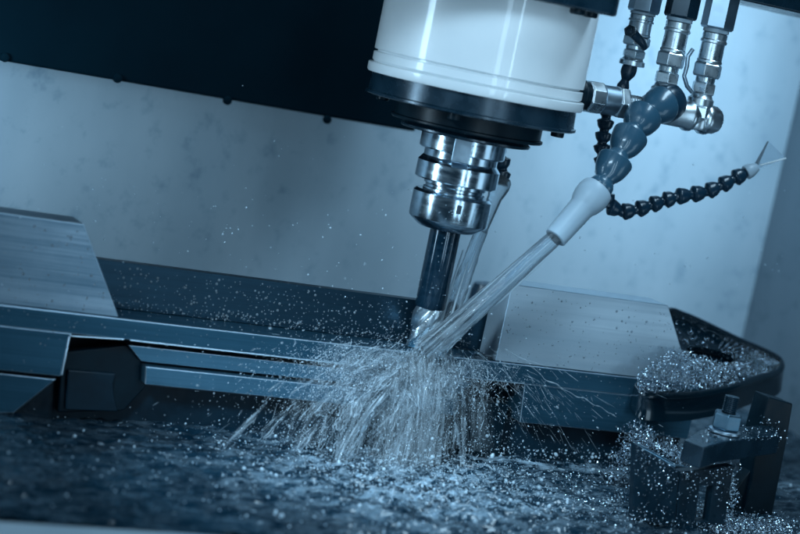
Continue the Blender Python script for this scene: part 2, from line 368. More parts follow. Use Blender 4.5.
# ------------------------------------------------------------------ black loop with chips
A0 = Vector((160, -34, -24)); tilt = R(33); LN = Vector((0, -math.sin(tilt), math.cos(tilt)))
outer_px = [(638, 386), (650, 396), (690, 397), (730, 390), (760, 380), (775, 376), (784, 371), (787, 364), (782, 355), (766, 346), (738, 334), (705, 318), (684, 309), (668, 305), (650, 318), (640, 346), (634, 374)]
def smoothloop(pts, n=96):
    k = len(pts); out = []
    for i in range(n):
        u = i*k/n; j = int(u); f = u-j; p = [pts[(j+d) % k] for d in (-1, 0, 1, 2)]
        out.append(.5*((2*p[1])+(p[2]-p[0])*f+(2*p[0]-5*p[1]+4*p[2]-p[3])*f*f+(3*p[1]-p[0]-3*p[2]+p[3])*f**3))
    return out
outer = smoothloop([PP(x, y, A0, LN) for x, y in outer_px])
inner_px = [(688, 347), (700, 345), (720, 349), (736, 355), (738, 360), (724, 362), (706, 361), (692, 357)]
inner = smoothloop([PP(x, y, A0-LN*5, LN) for x, y in inner_px])
t = thing('chip_loop', A0-LN*16, 'glossy black D-shaped loop at the right end of the workpiece, heaped with metal chips', 'guard loop')
cen = sum(outer, Vector())/len(outer)
def offs(loop, d):
    n = len(loop); out = []
    for i, p in enumerate(loop):
        tg = (loop[(i+1) % n]-loop[i-1]).normalized(); nn = LN.cross(tg).normalized()
        if nn.dot(cen-p) < 0: nn = -nn
        out.append(p+nn*d)
    return out
def ring(sections):                        # list of loops forming a closed section
    mb = MB(); n = len(sections[0]); k = len(sections); vs = [p for l in sections for p in l]; fs = []
    for j in range(k):
        j2 = (j+1) % k
        for i in range(n): i2 = (i+1) % n; fs.append((j*n+i, j*n+i2, j2*n+i2, j2*n+i))
    return mb.add(vs, fs)
dn = lambda loop, d: [p-Vector((0, 0, d)) for p in loop]
sh = lambda loop, d: [p+LN*d for p in loop]
i5 = offs(outer, 5.5); i1 = offs(outer, .0)
obj('rim', ring([dn(outer, 16.5), *[sh(offs(outer, 3.8*(1-math.cos(R(a)))), -3.8*(1-math.sin(R(a)))) for a in (0, 15, 30, 45, 60, 75, 90)], sh(offs(outer, 5.0), -.4), sh(i5, -2), sh(i5, -6), dn(i5, 15), dn(offs(outer, 3.5), 18), dn(offs(outer, 1), 17.6)]), 'gloss_rubber', t, sharp=50)
i6 = offs(outer, 5.3)
inn = inner
# match the shelf's inner loop to the outer one by angle
def byangle(loop, ref):
    ex = Vector((1, 0, 0)); ey = LN.cross(ex); c2 = sum(loop, Vector())/len(loop); res = []
    la = [(math.atan2((p-c2).dot(ey), (p-c2).dot(ex)), p) for p in loop]
    for q in ref:
        a = math.atan2((q-c2).dot(ey), (q-c2).dot(ex))
        res.append(min(la, key=lambda s: abs((s[0]-a+math.pi) % (2*math.pi)-math.pi))[1].copy())
    return res
inn = byangle(inner, i6)
obj('shelf', ring([sh(i6, -6.5), sh(inn, -2), sh(inn, -7), sh(i6, -11)]), 'rubber', t, sharp=50)
mbc = MB(); mbc.add(sh(i6, -13.5), [tuple(range(96))]); mbc.add(sh(i6, -15), [tuple(range(96))]); obj('hole_shade', mbc, 'rubber', t)  # dark sheets added so the hole in the loop shows black
LOOPS = (outer, i6, inn)

# ------------------------------------------------------------------ clamp, bracket, post
b = PZ(757, 515, -64)
def quad_up(pts_px, Y, thick, name, m, label=None, cat=None, parent=None, bev=.8):
    pp = [PY(x, y, Y) for x, y in pts_px]
    o = obj(name, MB().prism([(p.x, p.z) for p in pp], Y, Y+thick), m, parent, bev)
    if label: tag(o, label, cat)
    return o
YP = -76
t = thing('support_post', (219, YP, -64), 'dark upright steel bar at the right edge behind the strap clamp', 'post')
quad_up([(769, 397), (793, 404), (787, 440), (771, 522), (742, 522), (752, 480), (757, 440)], YP, 16, 'bar', 'blackened', parent=t)
quad_up([(757, 462), (757, 520), (712, 522)], YP+3, 10, 'brace', 'blackened', parent=t)
strap = [(684, 440), (704, 448), (723, 442), (781, 434), (772, 424), (722, 428), (699, 430)]
t = thing('strap_clamp', PZ(704, 448, -6), 'dark steel strap clamp with a pointed end lying across the upright bar', 'clamp')
top = [PZ(x, y, -6) for x, y in strap]
obj('strap', MB().zprism([(p.x, p.y) for p in top], -19, -6), 'dark_steel', t, .9)
t = thing('clamp_stud', PZ(724, 436, -6), 'threaded stud with a bright hex nut and washer on the strap clamp', 'bolt')
sp = PZ(724, 433, -5.9)
obj('washer', MB().lathe(sp, (0, 0, 1), [(9.5, .1), (9.8, .5), (9.8, 1.9), (9.2, 2.3)], 32), 'satin', t)
obj('hex_nut', MB().hexnut(sp, (0, 0, 1), 9.2, 2.4, 13, 1.0), 'dark_satin', t, .5)
th = []
for i in range(9): th += [(4.0, 13+i*1.2), (4.5, 13.5+i*1.2)]
obj('stud', MB().lathe(sp, (0, 0, 1), th, 20), 'dark_steel', t, sharp=60)
t = thing('slotted_bracket', PZ(675, 525, -64), 'dark bent steel bracket with an upright slot, half buried in chips', 'bracket')
def plate(quad, th, name, m, hole=None):
    """upright plate through screen quad standing on the floor line quad[3]-quad[2]"""
    p3, p2 = PZ(*quad[3], -64), PZ(*quad[2], -64)
    n = Vector((p2.y-p3.y, -(p2.x-p3.x), 0)).normalized()
    if n.dot(CAM-p3) < 0: n = -n
    P = lambda q: PP(q[0], q[1], p3, n)
    if not hole:
        pts = [P(q) for q in quad]; return obj(name, MB().hull(pts+[p-n*th for p in pts]), m, t, .8)
    a = [P(q) for q in quad]; h = [P(q) for q in hole]; mb = MB()
    vs = a+h+[p-n*th for p in a+h]; fs = []
    for i in range(4):
        j = (i+1) % 4
        fs += [(i, j, 4+j, 4+i), (8+i, 8+j, 12+j, 12+i), (i, j, 8+j, 8+i), (4+i, 4+j, 12+j, 12+i)]
    return obj(name, mb.add(vs, fs), m, t, .6)
plate([(635, 444), (679, 472), (675, 527), (632, 521)], 7, 'side_plate', 'base')
plate([(680, 472), (734, 466), (724, 531), (676, 527)], 7, 'slotted_plate', 'base', [(700, 486), (713, 486), (708, 522), (695, 521)])
obj('rolled_edge', MB().tube([PZ(636, 445, -30), PZ(655, 455, -32), PZ(676, 467, -34), PZ(694, 470, -34), PZ(716, 469, -34), PZ(733, 466, -34)], 1.5, 10), 'dark_satin', t)

# ------------------------------------------------------------------ coolant tray and pool
o = obj('tray_lip', MB().box(-900, 700, -262, -195, -84, -63), 'lip', None, 3); tag(o, 'pale painted tray edge along the bottom left corner', 'tray edge')
def pool():
    xs = np.linspace(-460, 520, 520); ys = np.linspace(-191, 258, 300)
    V = []; imp = Vector((-14, -70, 0))
    FOAM_GLINT = []
    for y in ys:
        for x in xs:
            d = math.hypot(x-imp.x, (y-imp.y)*1.0)
            k = 1.15+2.4*math.exp(-(d/80)**2)
            z = -64.5+k*(1.8*noise.noise((x*.022, y*.035, 1))+1.7*noise.noise((x*.06, y*.13, 5))+1.15*noise.noise((x*.15, y*.30, 9))+.5*noise.noise((x*.45, y*.5, 3)))
            z += 1.2*math.sin(d*.16)*math.exp(-d/120)
            V.append((x*S, y*S, z*S)); FOAM_GLINT.append(min(1., .11+.80*math.exp(-((x+18)/95)**2-((y+75)/75)**2)+.7*math.exp(-((y-4)/12)**2)*(x > 40)))  # foam near the jet; the low base elsewhere paints sparkle streaks
    nx = len(xs); Fc = [(j*nx+i, j*nx+i+1, (j+1)*nx+i+1, (j+1)*nx+i) for j in range(len(ys)-1) for i in range(nx-1)]
    me = bpy.data.meshes.new('coolant_water'); me.from_pydata(V, [], Fc); me.polygons.foreach_set('use_smooth', [True]*len(Fc)); me.attributes.new('foam_glint', 'FLOAT', 'POINT').data.foreach_set('value', FOAM_GLINT)
    o = bpy.data.objects.new('coolant_water', me); C.objects.link(o); me.materials.append(M['pool']); tag(o, kind='structure')
pool()
tag(obj('machine_table', MB().box(-1500, CX, -190, 259, -90, -80), 'base'), kind='structure')

# ------------------------------------------------------------------ valves and manifold
grp = 'ball valves over the coolant manifold'
def valve(px0, px1, Y, k, label, tee=False):
    """k = radius of the body in mm; axis vertical through the two pixels"""
    x = .5*(PY(*px0, Y).x+PY(*px1, Y).x); z0 = PY(*px1, Y).z; z1 = PY(*px0, Y).z
    zz = lambda f: z0+(z1-z0)*f
    t = thing('ball_valve', (x, Y, z0), label, 'valve', grp)
    B = (x, Y, 0); up = (0, 0, 1)
    obj('top_nut', MB().hexnut(B, up, k*1.34, zz(.80), zz(1.25), .35), 'dark_steel', t, .3)
    obj('seal_ring', MB().lathe(B, up, [(k*.9, zz(.755)), (k*1.04, zz(.765)), (k*1.04, zz(.80)), (k*.9, zz(.805))], 32), 'nozzle', t)
    obj('body', MB().lathe(B, up, [(k*.8, zz(.42)), (k*1.02, zz(.425)), (k*1.02, zz(.45)), (k*.96, zz(.46)), (k*.94, zz(.64)), (k*1.06, zz(.65)), (k*1.06, zz(.675)), (k*.98, zz(.685)), (k*1.0, zz(.75)), (k*.8, zz(.757))], 40), 'brass_nickel', t)
    obj('lower_nut', MB().hexnut(B, up, k*1.16, zz(.26), zz(.421), .8), 'brass_nickel', t, .3)
    obj('union', MB().lathe(B, up, [(k*.72, zz(.20)), (k*.78, zz(.21)), (k*.78, zz(.262))], 32), 'brass_nickel', t)
    obj('end_nut', MB().hexnut(B, up, k*.98, zz(.07), zz(.202), .1), 'brass_nickel', t, .3)
    obj('collar', MB().lathe(B, up, [(k*.9, zz(-.06)), (k*1.05, zz(-.05)), (k*1.05, zz(.02)), (k*.9, zz(.035)), (k*.8, zz(.072))], 32), 'brass_nickel', t)
    return t, x, z0, z1, k
va, vx, z0, z1, k = valve((684, 0), (664, 90), 0, 8.1, 'plated ball valve between the two others, straight down onto the manifold')
# third valve: a copy of the second one and of its parts
v3 = va.copy(); C.objects.link(v3); v3.location = Vector((162.6, 0, z0-2.0))*S
v3['label'] = 'plated ball valve at the outer end of the manifold, bent steel lever beside it'
for ch in list(va.children):
    c = ch.copy(); C.objects.link(c); c.parent = v3
    if c.name.startswith('top_nut'): c.data = c.data.copy(); c.data.materials[0] = M['satin']
def lever(pts_px, Y, w, parent):
    pp = [PY(*q, Y) for q in pts_px]; mb = MB()
    mb.tube(pp, [w]*len(pp), 10); return obj('lever', mb, 'satin', parent, sharp=60)
lever([(693, 49), (688, 56), (687, 66), (684, 76), (687, 86), (692, 92)], -9, 1.4, v3)
v1, x1, z01, z11, k1 = valve((646, 0), (632, 62), 24, 7.9, 'smaller ball valve nearest the white spindle, with a black tee knob')
for ch in v1.children:
    if ch.name.startswith('top_nut'): ch.data.materials[0] = M['satin']
kp = PY(631, 31, 13); kd = Vector((-.62, -.75, 0)).normalized()
kn = obj('knob', MB().hexnut(kp, kd, 4.0, -3, 6, .2).lathe(kp, kd, [(2.2, 5.8), (2.2, 7), (1.2, 7.6)], 16), 'dark_steel', v1, .4)
obj('lever', MB().tube([kp, PY(636, 36, 12), PY(642, 43, 12), PY(645, 48, 13)], [3.2, 3.0, 2.6, 2.2], 12), 'hose_dark', v1)
obj('swivel_ball', MB().lathe((x1-1, 24, PY(631, 68, 24).z), (-.15, 0, -1), [(2.5, -3), (4.6, -2), (5.2, 1), (5, 4), (3.6, 6.6), (2.6, 8.5), (3.2, 10), (4.2, 12.5), (3.4, 16)], 28), 'hose_dark', v1)
# manifold
MZ = 176.; MX0 = PY(583, 98, 0).x
t = thing('coolant_manifold', (MX0, 0, MZ), 'horizontal plated coolant manifold with union, tees and an outer elbow beside the white spindle', 'manifold')
dx = (1, 0, 0.0); mo = lambda px: PY(px, 98+(px-590)*.17, 0).x
def seg(name, prof, m, n=36, ph=0): return obj(name, MB().lathe((0, 0, MZ), dx, [(r, mo(px)) for r, px in prof], n, ph), m, t)
seg('mount_ring', [(7, 572), (11, 573), (11.4, 578), (9, 583), (9, 586)], 'blackened')
obj('union_nut', MB().hexnut((0, 0, MZ), dx, 10.6, mo(585), mo(600), .3, 8), 'brass_nickel', t, .5)
seg('sleeve', [(8, 599), (9.3, 600), (9.4, 614), (8, 615)], 'satin')
obj('hex_nut', MB().hexnut((0, 0, MZ), dx, 10.8, mo(614), mo(624), .3), 'brass_nickel', t, .4)
pr = []
for i in range(8): pr += [(5.6, 624+i*2.6), (6.3, 625.3+i*2.6)]
seg('threaded_nipple', pr, 'brass_nickel', 28)
obj('pipe_run', MB().lathe((0, 0, MZ), dx, [(7.5, mo(644)), (8.6, mo(645)), (8.8, mo(684)), (10.2, mo(686)), (10.2, mo(690)), (8.8, mo(692)), (8.6, mo(700)), (10.4, mo(702)), (10.6, mo(706)), (9.4, mo(708)), (9.2, mo(713)), (7.6, mo(717)), (3, mo(718))], 40), 'brass_nickel', t, sharp=50)
obj('riser', MB().lathe((va.location.x/S, 0, 0), (0, 0, 1), [(7.2, MZ), (7.2, z0-1)], 32), 'brass_nickel', t)
obj('elbow', MB().hexnut((162.6, 0, 0), (0, 0, 1), 9.8, MZ-1, z0-5, .5).lathe((162.6, 0, 0), (0, 0, 1), [(7.5, MZ-8), (8.6, MZ-6), (8.6, MZ)], 32), 'brass_nickel', t, .5)

# ------------------------------------------------------------------ loc-line hoses
def segment_mesh(name):
    prof = [(.70, .16), (.94, .07), (1.05, .08), (1.07, .13), (1.02, .30), (.93, .50), (.77, .67), (.62, .77), (.57, .84), (.66, .92), (.75, 1.02), (.76, 1.12), (.70, 1.22), (.5, 1.32)]
    return MB().lathe((0, 0, 0), (0, 0, 1), [(r*1000, z*1000) for r, z in prof], 32).mesh(name)
SEGM = segment_mesh('hose_segment')
SEGT = MB().lathe((0, 0, 0), (0, 0, 1), [(r*1000, z*1000) for r, z in [(.50, -.04), (.72, .01), (.97, .10), (1.02, .15), (1.02, .22), (.97, .30), (.93, .44), (.84, .60), (.70, .72), (.58, .80), (.55, .90), (.58, .98), (.6, 1.08)]], 28).mesh('thin_segment')
def place_seg(parent, p, d, r, l, m):
    me = (SEGT if m == 'hose_dark' else SEGM).copy() if m not in SEGC else SEGC[m]
    if m not in SEGC: me.materials.append(M[m]); SEGC[m] = me
    o = bpy.data.objects.new('segment', me); C.objects.link(o); o.parent = parent
    z = Vector(d).normalized(); x = z.orthogonal().normalized(); y = z.cross(x)
    mt = Matrix(((x.x*r*S, y.x*r*S, z.x*l*S, 0), (x.y*r*S, y.y*r*S, z.y*l*S, 0), (x.z*r*S, y.z*r*S, z.z*l*S, 0), (0, 0, 0, 1)))
    mt.translation = (Vector(p)-root_of(parent))*S
    o.matrix_local = mt; return o
SEGC = {}
def chain(parent, pts, rad, m):
    for i in range(len(pts)-1):
        d = pts[i+1]-pts[i]; place_seg(parent, pts[i], d, rad[i] if hasattr(rad, '__len__') else rad, d.length, m)
H = [PY(664, 103, -6), PY(645, 114, -15), PY(632, 133, -24), PY(617, 158, -32), PY(602, 184, -38)]
t = thing('coolant_hose', H[0], 'thick grey ball-jointed coolant hose ending in a pale nozzle, aimed at the cutter', 'coolant hose')
obj('hose_collar', MB().lathe(H[0]+Vector((5, 4, 1)), (H[1]-H[0]), [(8, -6), (12, -4), (12.6, 0), (12.6, 4), (11.5, 9)], 40), 'hose_dark', t)
chain(t, H, [11.5, 11.3, 10.8, 10.6], 'hose')
N0 = PY(597, 190, -39); N1 = PY(555, 238, -44); nd = N1-N0; nl = nd.length
obj('nozzle', MB().lathe(N0, nd, [(9.4, -1.6), (10.0, -1), (10.8, 2), (11.0, 5), (10.8, 8), (9.9, 11.5), (8.7, 14), (8.2, 15.5), (7.3, nl-.5), (6.8, nl), (5.0, nl), (4.8, nl-4)], 40), 'nozzle', t)
TH = [(614, 92, 20), (607, 104, 20), (606, 119, 19), (604, 132, 18), (602, 144, 17), (602, 156, 16), (603, 168, 14), (605, 182, 12), (606, 195, 10), (609, 206, 8), (622, 212, 6), (637, 209.5, 4), (651, 205, 3), (664, 200.5, 2), (677, 196.5, 0), (692, 194.5, -1), (707, 191.5, -2), (721, 185.5, -4), (734, 178.5, -5), (747, 172, -6)]
tp = [PY(*q) for q in TH]
t = thing('coolant_hose', tp[0], 'thin black beaded coolant hose bending out to the right with a flat fan nozzle', 'coolant hose')
chain(t, tp, 5.5, 'hose_dark')
fd = (tp[-1]-tp[-2]).normalized(); f0 = tp[-1]
nz = obj('nozzle_socket', MB().lathe(f0-fd*1, fd, [(4.6, 0), (5, 1), (4.7, 4), (3.2, 8), (2.6, 9)], 28), 'nozzle', t)
fa, fb, fc_ = PY(756, 165, -6), PY(768, 141, -7), PY(785, 158, -7)
nn = (fb-fa).cross(fc_-fa).normalized()
fan = MB().hull([fa+nn*2.4, fa-nn*2.4, PY(758, 169, -6)+nn*2.4, PY(758, 169, -6)-nn*2.4, fb+nn*.9, fb-nn*.9, fc_+nn*.9, fc_-nn*.9])
obj('fan_nozzle', fan, 'clear_plastic', t, .3)
obj('fan_lip', MB().tube([PY(760, 165, -8), fc_+Vector((0, -1, 0))], .5, 8), 'paint', t)
# short hose hidden behind the tool holder
sp0 = [PY(497, 147, 46), PY(501, 158, 46), PY(502, 171, 45), PY(500, 184, 43)]
t = thing('coolant_hose', sp0[0], 'short dark hose with a pale tapering nozzle just behind the tool holder', 'coolant hose')
chain(t, sp0, [6.0, 6.2, 6.0], 'hose_dark')
n0 = PY(502, 180, 42); n1 = PY(481, 231, 33); dd = n1-n0
obj('nozzle', MB().lathe(n0, dd, [(5.8, -1), (6.8, 1), (6.8, 5), (5.7, 10), (4.8, 13), (4.0, dd.length-1), (3.7, dd.length)], 36), 'clear_plastic', t)
kp = PY(480, 298, 150)
o = obj('knob', MB().tube([PY(484, 283, 150), PY(483, 292, 150), PY(476, 304, 150), PY(469, 316, 150)], [7, 9, 7, 6], 16), 'hose_dark', None); tag(o, 'small blurred black knob on the wall side behind the coolant jets', 'knob')
exec_water = True

# ------------------------------------------------------------------ water
def bez(p0, p1, p2, n): return [p0*(1-u)**2+p1*2*u*(1-u)+p2*u*u for u in [i/(n-1) for i in range(n)]]
def jet_mesh(path, rad, seg=40, rib=.16, seed=0):
    """ribbed column of water with uv (around, along)"""
    n = len(path); V = []; Fc = []; uv = []; a = None
    for i, p in enumerate(path):
        d = (path[min(i+1, n-1)]-path[max(i-1, 0)]).normalized()
        a = (d.orthogonal() if a is None else a-d*a.dot(d)).normalized(); b = d.cross(a); u = i/(n-1)
        for k in range(seg+1):
            q = 2*math.pi*k/seg; cx, sy = math.cos(q), math.sin(q)
            f = 1+rib*(noise.noise((cx*2.6+seed, sy*2.6, u*3.2))+.6*noise.noise((cx*6, sy*6+seed, u*7))+.35*noise.noise((cx*9, sy*9+seed, u*22)))*(.4+1.5*u)
            V.append(p+(a*cx+b*sy)*rad(u)*f); uv.append((k/seg, u))
    w = seg+1
    for i in range(n-1):
        for k in range(seg): Fc.append((i*w+k, i*w+k+1, (i+1)*w+k+1, (i+1)*w+k))
    return V, Fc, uv
def uvobj(name, V, Fc, uv, m, parent=None, weld=False):
    me = bpy.data.meshes.new(name); o0 = root_of(parent) if parent else Vector()
    me.from_pydata([(Vector(v)-o0)*S for v in V], [], Fc); l = me.uv_layers.new(name='UVMap')
    idx = [i for f in Fc for i in f]; l.data.foreach_set('uv', [c for i in idx for c in uv[i]])
    me.polygons.foreach_set('use_smooth', [True]*len(Fc)); o = bpy.data.objects.new(name, me); C.objects.link(o); me.materials.append(M[m])
    if parent: o.parent = parent
    return o
IMP = PY(427, 352, -7)
J = bez(N1-nd.normalized()*2, PY(492, 294, -28), IMP, 60)
t = thing('coolant_jet', N1, 'bright ribbed coolant jet from the thick hose nozzle to the foot of the cutter', 'water jet')
uvobj('jet_core', *jet_mesh(J, lambda u: 5.0+2.3*u+5*max(0, u-.7), 48, .085), 'jet', t)
mb = MB()
for k in range(5):
    q = random.random()*6.283; rr = random.uniform(4.6, 7.2); u0 = random.uniform(0, .6); u1 = min(1, u0+random.uniform(.2, .5)); pts = []
    off = random.uniform(-.4, .4)
    for i in range(16):
        u = u0+(u1-u0)*i/15; p = J[min(59, int(u*59))]; d = (J[-1]-J[0]).normalized(); a = d.orthogonal().normalized(); b = d.cross(a)
        rad = rr*(1+.45*u); pts.append(p+(a*math.cos(q+off*u)+b*math.sin(q+off*u))*rad)
    mb.tube(pts, [random.uniform(.2, .5)*math.sin(math.pi*(i+.6)/16.2)+.05 for i in range(16)], 6)
obj('surface_strands', mb, 'filament', t, sharp=80)['kind'] = 'stuff'
J2 = bez(n1-dd.normalized()*2, PY(465, 275, 24), PY(441, 338, 12), 50)
t = thing('coolant_jet', n1, 'thin coolant stream falling beside the dark end mill shank', 'water jet')
uvobj('jet_core', *jet_mesh(J2, lambda u: 4.2+1.6*u, 36, .22, 5), 'jet', t)
J3 = bez(PY(463, 250, 20), PY(452, 285, 14), PY(438, 330, 8), 30)
mb = MB().tube(J3, [.4+1.1*i/29 for i in range(30)], 8)
J4 = bez(PY(468, 262, 18), PY(456, 300, 12), PY(446, 335, 8), 30); mb.tube(J4, [.3+.8*i/29 for i in range(30)], 8)
obj('surface_strands', mb, 'filament', t, sharp=80)

# torn sheets of water thrown down and to the left under the impact
GR = 9810.
def sheets():
    V = []; Fc = []; uv = []
    for n in range(230):
        if n < 170: v = Vector((random.gauss(-520, 380), -abs(random.gauss(190, 150)), random.gauss(-330, 240)))
        elif n < 230: v = Vector((random.gauss(-60, 160), -abs(random.gauss(140, 100)), -abs(random.gauss(500, 250))))
        else: v = Vector((abs(random.gauss(350, 300)), -abs(random.gauss(160, 120)), random.gauss(-250, 200)))
        p0 = Vector((random.gauss(-4, 20), -4-abs(random.gauss(0, 6)), random.gauss(0, 4)))
        disc = v.z*v.z+2*GR*(p0.z+63); tg = (v.z+math.sqrt(max(0, disc)))/GR      # reaches the pool
        t0 = tg*random.uniform(0, .85)**1.2; t1 = min(tg, t0+tg*random.uniform(.1, .26)); w = random.uniform(1.2, 6.5)*(1 if t0 > .2*tg else .6); nu, nv = 12, 20
        base = len(V); ox, oy = random.random()*50, random.random()*50
        for j in range(nv):
            f = j/(nv-1); tt = t0+(t1-t0)*f; p = p0+v*tt+Vector((0, 0, -.5*GR*tt*tt)); d = (v+Vector((0, 0, -GR*tt))).normalized()
            side = d.cross(Vector((0, -1, .25))).normalized(); nn = side.cross(d)
            ww = w*(.25+.75*f)*math.sin(math.pi*(f*.9+.06))**.6*(1+.5*noise.noise((ox, f*3, oy)))
            for i in range(nu):
                u = i/(nu-1)*2-1
                V.append(p+side*(u*ww*(1+.25*noise.noise((ox+u*2, f*4, oy))))+nn*(2.4*noise.noise((u*1.7+ox, f*2.4, oy))+1.1*noise.noise((u*4+ox, f*7, oy+9))))
                uv.append((ox+u*w*.05, oy+f*(t1-t0)*22))
        for j in range(nv-1):
            for i in range(nu-1): Fc.append((base+j*nu+i, base+j*nu+i+1, base+(j+1)*nu+i+1, base+(j+1)*nu+i))
    return V, Fc, uv
def veils():
    V = []; Fc = []; uv = []; TH = []
    for n, (xa, xb, xc, xd, y0, y1, ze) in enumerate([(-44, 14, -70, 18, -3, -26, -64), (-16, 17, -30, 14, -8, -38, -64), (-70, -8, -104, -22, -2.5, -22, -60), (-4, 22, -8, 30, -5, -20, -64), (-30, 10, -48, 4, -9, -50, -64), (6, 44, 18, 62, -2.5, -12, -56)]):
        base = len(V); nu, nv = 60, 60
        for j in range(nv):
            v = j/(nv-1)
            for i in range(nu):
                u = i/(nu-1); x = (xa+(xb-xa)*u)*(1-v**1.3)+(xc+(xd-xc)*u)*v**1.3
                z = 1+(ze-1)*v**1.6+2*noise.noise((u*5, n, v*2)); y = y0+(y1-y0)*v**.8+4*v*noise.noise((u*3+n, v*2.5, 4))+1.2*noise.noise((u*11+n, v*6, 4))
                V.append((x, min(y, -1.2), z)); uv.append((u*(xb-xa)*.03+n*5.3, v*1.1+n*2.1)); TH.append(max(0, min(1, math.sin(math.pi*u)*1.3))*min(1, v*12)*(1-.45*v))
        for j in range(nv-1):
            for i in range(nu-1): Fc.append((base+j*nu+i, base+j*nu+i+1, base+(j+1)*nu+i+1, base+(j+1)*nu+i))
    return V, Fc, uv, TH
def veilmat():
    m = water('veil_water', .5, .06); nt = m.node_tree; out = nt.nodes['Material Output']; last = out.inputs[0].links[0].from_node
    uvn = nod(nt, 'ShaderNodeUVMap'); mp = nod(nt, 'ShaderNodeMapping'); mp.inputs['Scale'].default_value = (26, 3.2, 1); nt.links.new(uvn.outputs[0], mp.inputs[0])
    n = nod(nt, 'ShaderNodeTexNoise'); n.inputs['Scale'].default_value = 1; n.inputs['Detail'].default_value = 6; n.inputs['Roughness'].default_value = .62; nt.links.new(mp.outputs[0], n.inputs[0])
    at = nod(nt, 'ShaderNodeAttribute', attribute_name='thickness'); mu = nod(nt, 'ShaderNodeMath', operation='MULTIPLY')
    nt.links.new(ramp(nt, n.outputs[0], [(.40, g(.02)), (.78, g(.85))]).outputs[0], mu.inputs[0]); nt.links.new(at.outputs['Fac'], mu.inputs[1])
    tr = nod(nt, 'ShaderNodeBsdfTransparent'); mh = nod(nt, 'ShaderNodeMixShader'); nt.links.new(mu.outputs[0], mh.inputs[0])
    nt.links.new(tr.outputs[0], mh.inputs[1]); nt.links.new(last.outputs[0], mh.inputs[2]); nt.links.new(mh.outputs[0], out.inputs[0]); return m
M['veil'] = veilmat()
V, Fc, uv, TH_ = veils(); o = uvobj('falling_water', V, Fc, uv, 'veil'); o.data.attributes.new('thickness', 'FLOAT', 'POINT').data.foreach_set('value', TH_)
tag(o, 'translucent veil of coolant running off the workpiece front into the pool', 'splash', kind='stuff')
o = uvobj('splash', *sheets(), 'sheet'); tag(o, 'torn sheets of coolant thrown down from the cutter over the workpiece front', 'splash', kind='stuff')
V = []; Fc = []; uv = []
for sd, (pts, r0, r1) in enumerate([([PY(431, 346, -7), PY(424, 372, -14), PY(405, 440, -30), PY(392, 500, -46)], 5.5, 4.5), ([PY(438, 348, -8), PY(440, 380, -12), PY(434, 440, -22), PY(428, 492, -32)], 5.0, 3.6),
                    ([PY(424, 350, -7), PY(396, 376, -16), PY(360, 420, -34), PY(335, 470, -46)], 4.2, 3.6), ([PY(446, 350, -6), PY(456, 380, -9), PY(461, 430, -14), PY(464, 478, -20)], 3.4, 2.4)]):
    path = []
    for i in range(60):
        u = i/59*3; k = min(2, int(u)); f = u-k
        P4 = [pts[max(0, k-1)], pts[k], pts[k+1], pts[min(3, k+2)]]
        path.append(.5*((2*P4[1])+(P4[2]-P4[0])*f+(2*P4[0]-5*P4[1]+4*P4[2]-P4[3])*f*f+(3*P4[1]-P4[0]-3*P4[2]+P4[3])*f**3))
    a, b_, c = jet_mesh(path, lambda u: (r0+(r1-r0)*u)*(1+.25*math.sin(u*9+sd)), 36, .5, sd*3.7)
    n0_ = len(V); V += a; Fc += [tuple(i+n0_ for i in f) for f in b_]; uv += [(x+sd*3, y*1.6) for x, y in c]
o = uvobj('falling_water', V, Fc, uv, 'sheet'); tag(o, 'ragged columns of coolant falling from the cutter into the pool', 'splash', kind='stuff')
rib = []
for i in range(60):
    f = i/59; q = [(505, 349), (528, 362), (546, 380), (575, 395), (600, 407), (616, 417)]; u = f*5; k = min(4, int(u)); h = u-k
    rib.append(PY(q[k][0]+(q[k+1][0]-q[k][0])*h+2.2*noise.noise((f*14, 1, 2)), q[k][1]+(q[k+1][1]-q[k][1])*h+2.2*noise.noise((f*14, 5, 2)), -3-6*f))
mb = MB().tube(rib, [.08+1.1*abs(noise.noise((i*.45, 2, 8))) for i in range(60)], 8)
o = obj('water_strand', mb, 'filament', None, sharp=80); tag(o, 'crooked bright strand of coolant running down the right part of the workpiece front', 'water strand')

# ballistic spray : drops and ligaments thrown off the impact
GR = 9810.
def ballistic(n, org, spread, dirs, v0, v1, tmax):
    P = []; Vv = []; T = []
    while len(P) < n:
        d = dirs(); sp_ = random.uniform(v0, v1); tt = random.random()**1.3*tmax
        p0 = org+Vector((random.gauss(0, spread[0]), random.gauss(0, spread[1]), random.gauss(0, spread[2])))
        v = d*sp_; p = p0+v*tt+Vector((0, 0, -.5*GR*tt*tt)); vv = v+Vector((0, 0, -GR*tt))
        if p.z < -66 or p.y > 200: continue
        if p.z < 1 and p.y > -.8: p.y = -random.uniform(.8, 8)
        P.append(p); Vv.append(vv); T.append(tt)
    return P, Vv, T
def dir_low():
    a = random.gauss(-.35, 1.0)                 # mostly to the left and towards the viewer, flat
    return Vector((-math.cos(a), -abs(math.sin(a))*.5-.08, random.gauss(-.55, .42))).normalized()
def dir_up():
    return Vector((random.gauss(-.5, .7), random.gauss(-.15, .4), abs(random.gauss(.35, .35)))).normalized()
def dir_right():
    return Vector((random.uniform(.5, 1), random.uniform(-.4, -.02), random.gauss(-.35, .2))).normalized()
FIL = None
def ligaments():
    tv = []; tf = []; rows = 9; sg = 5
    for i in range(rows):
        u = i/(rows-1); r = math.sin(math.pi*(u*.94+.03))**.7*(1+.25*math.sin(u*17))
        for k in range(sg):
            q = 6.2832*k/sg; tv.append((r*math.cos(q), r*math.sin(q), u-.5))
    for i in range(rows-1):
        for k in range(sg):
            k2 = (k+1) % sg; tf.append((i*sg+k, i*sg+k2, (i+1)*sg+k2, (i+1)*sg+k))
    return tv, tf
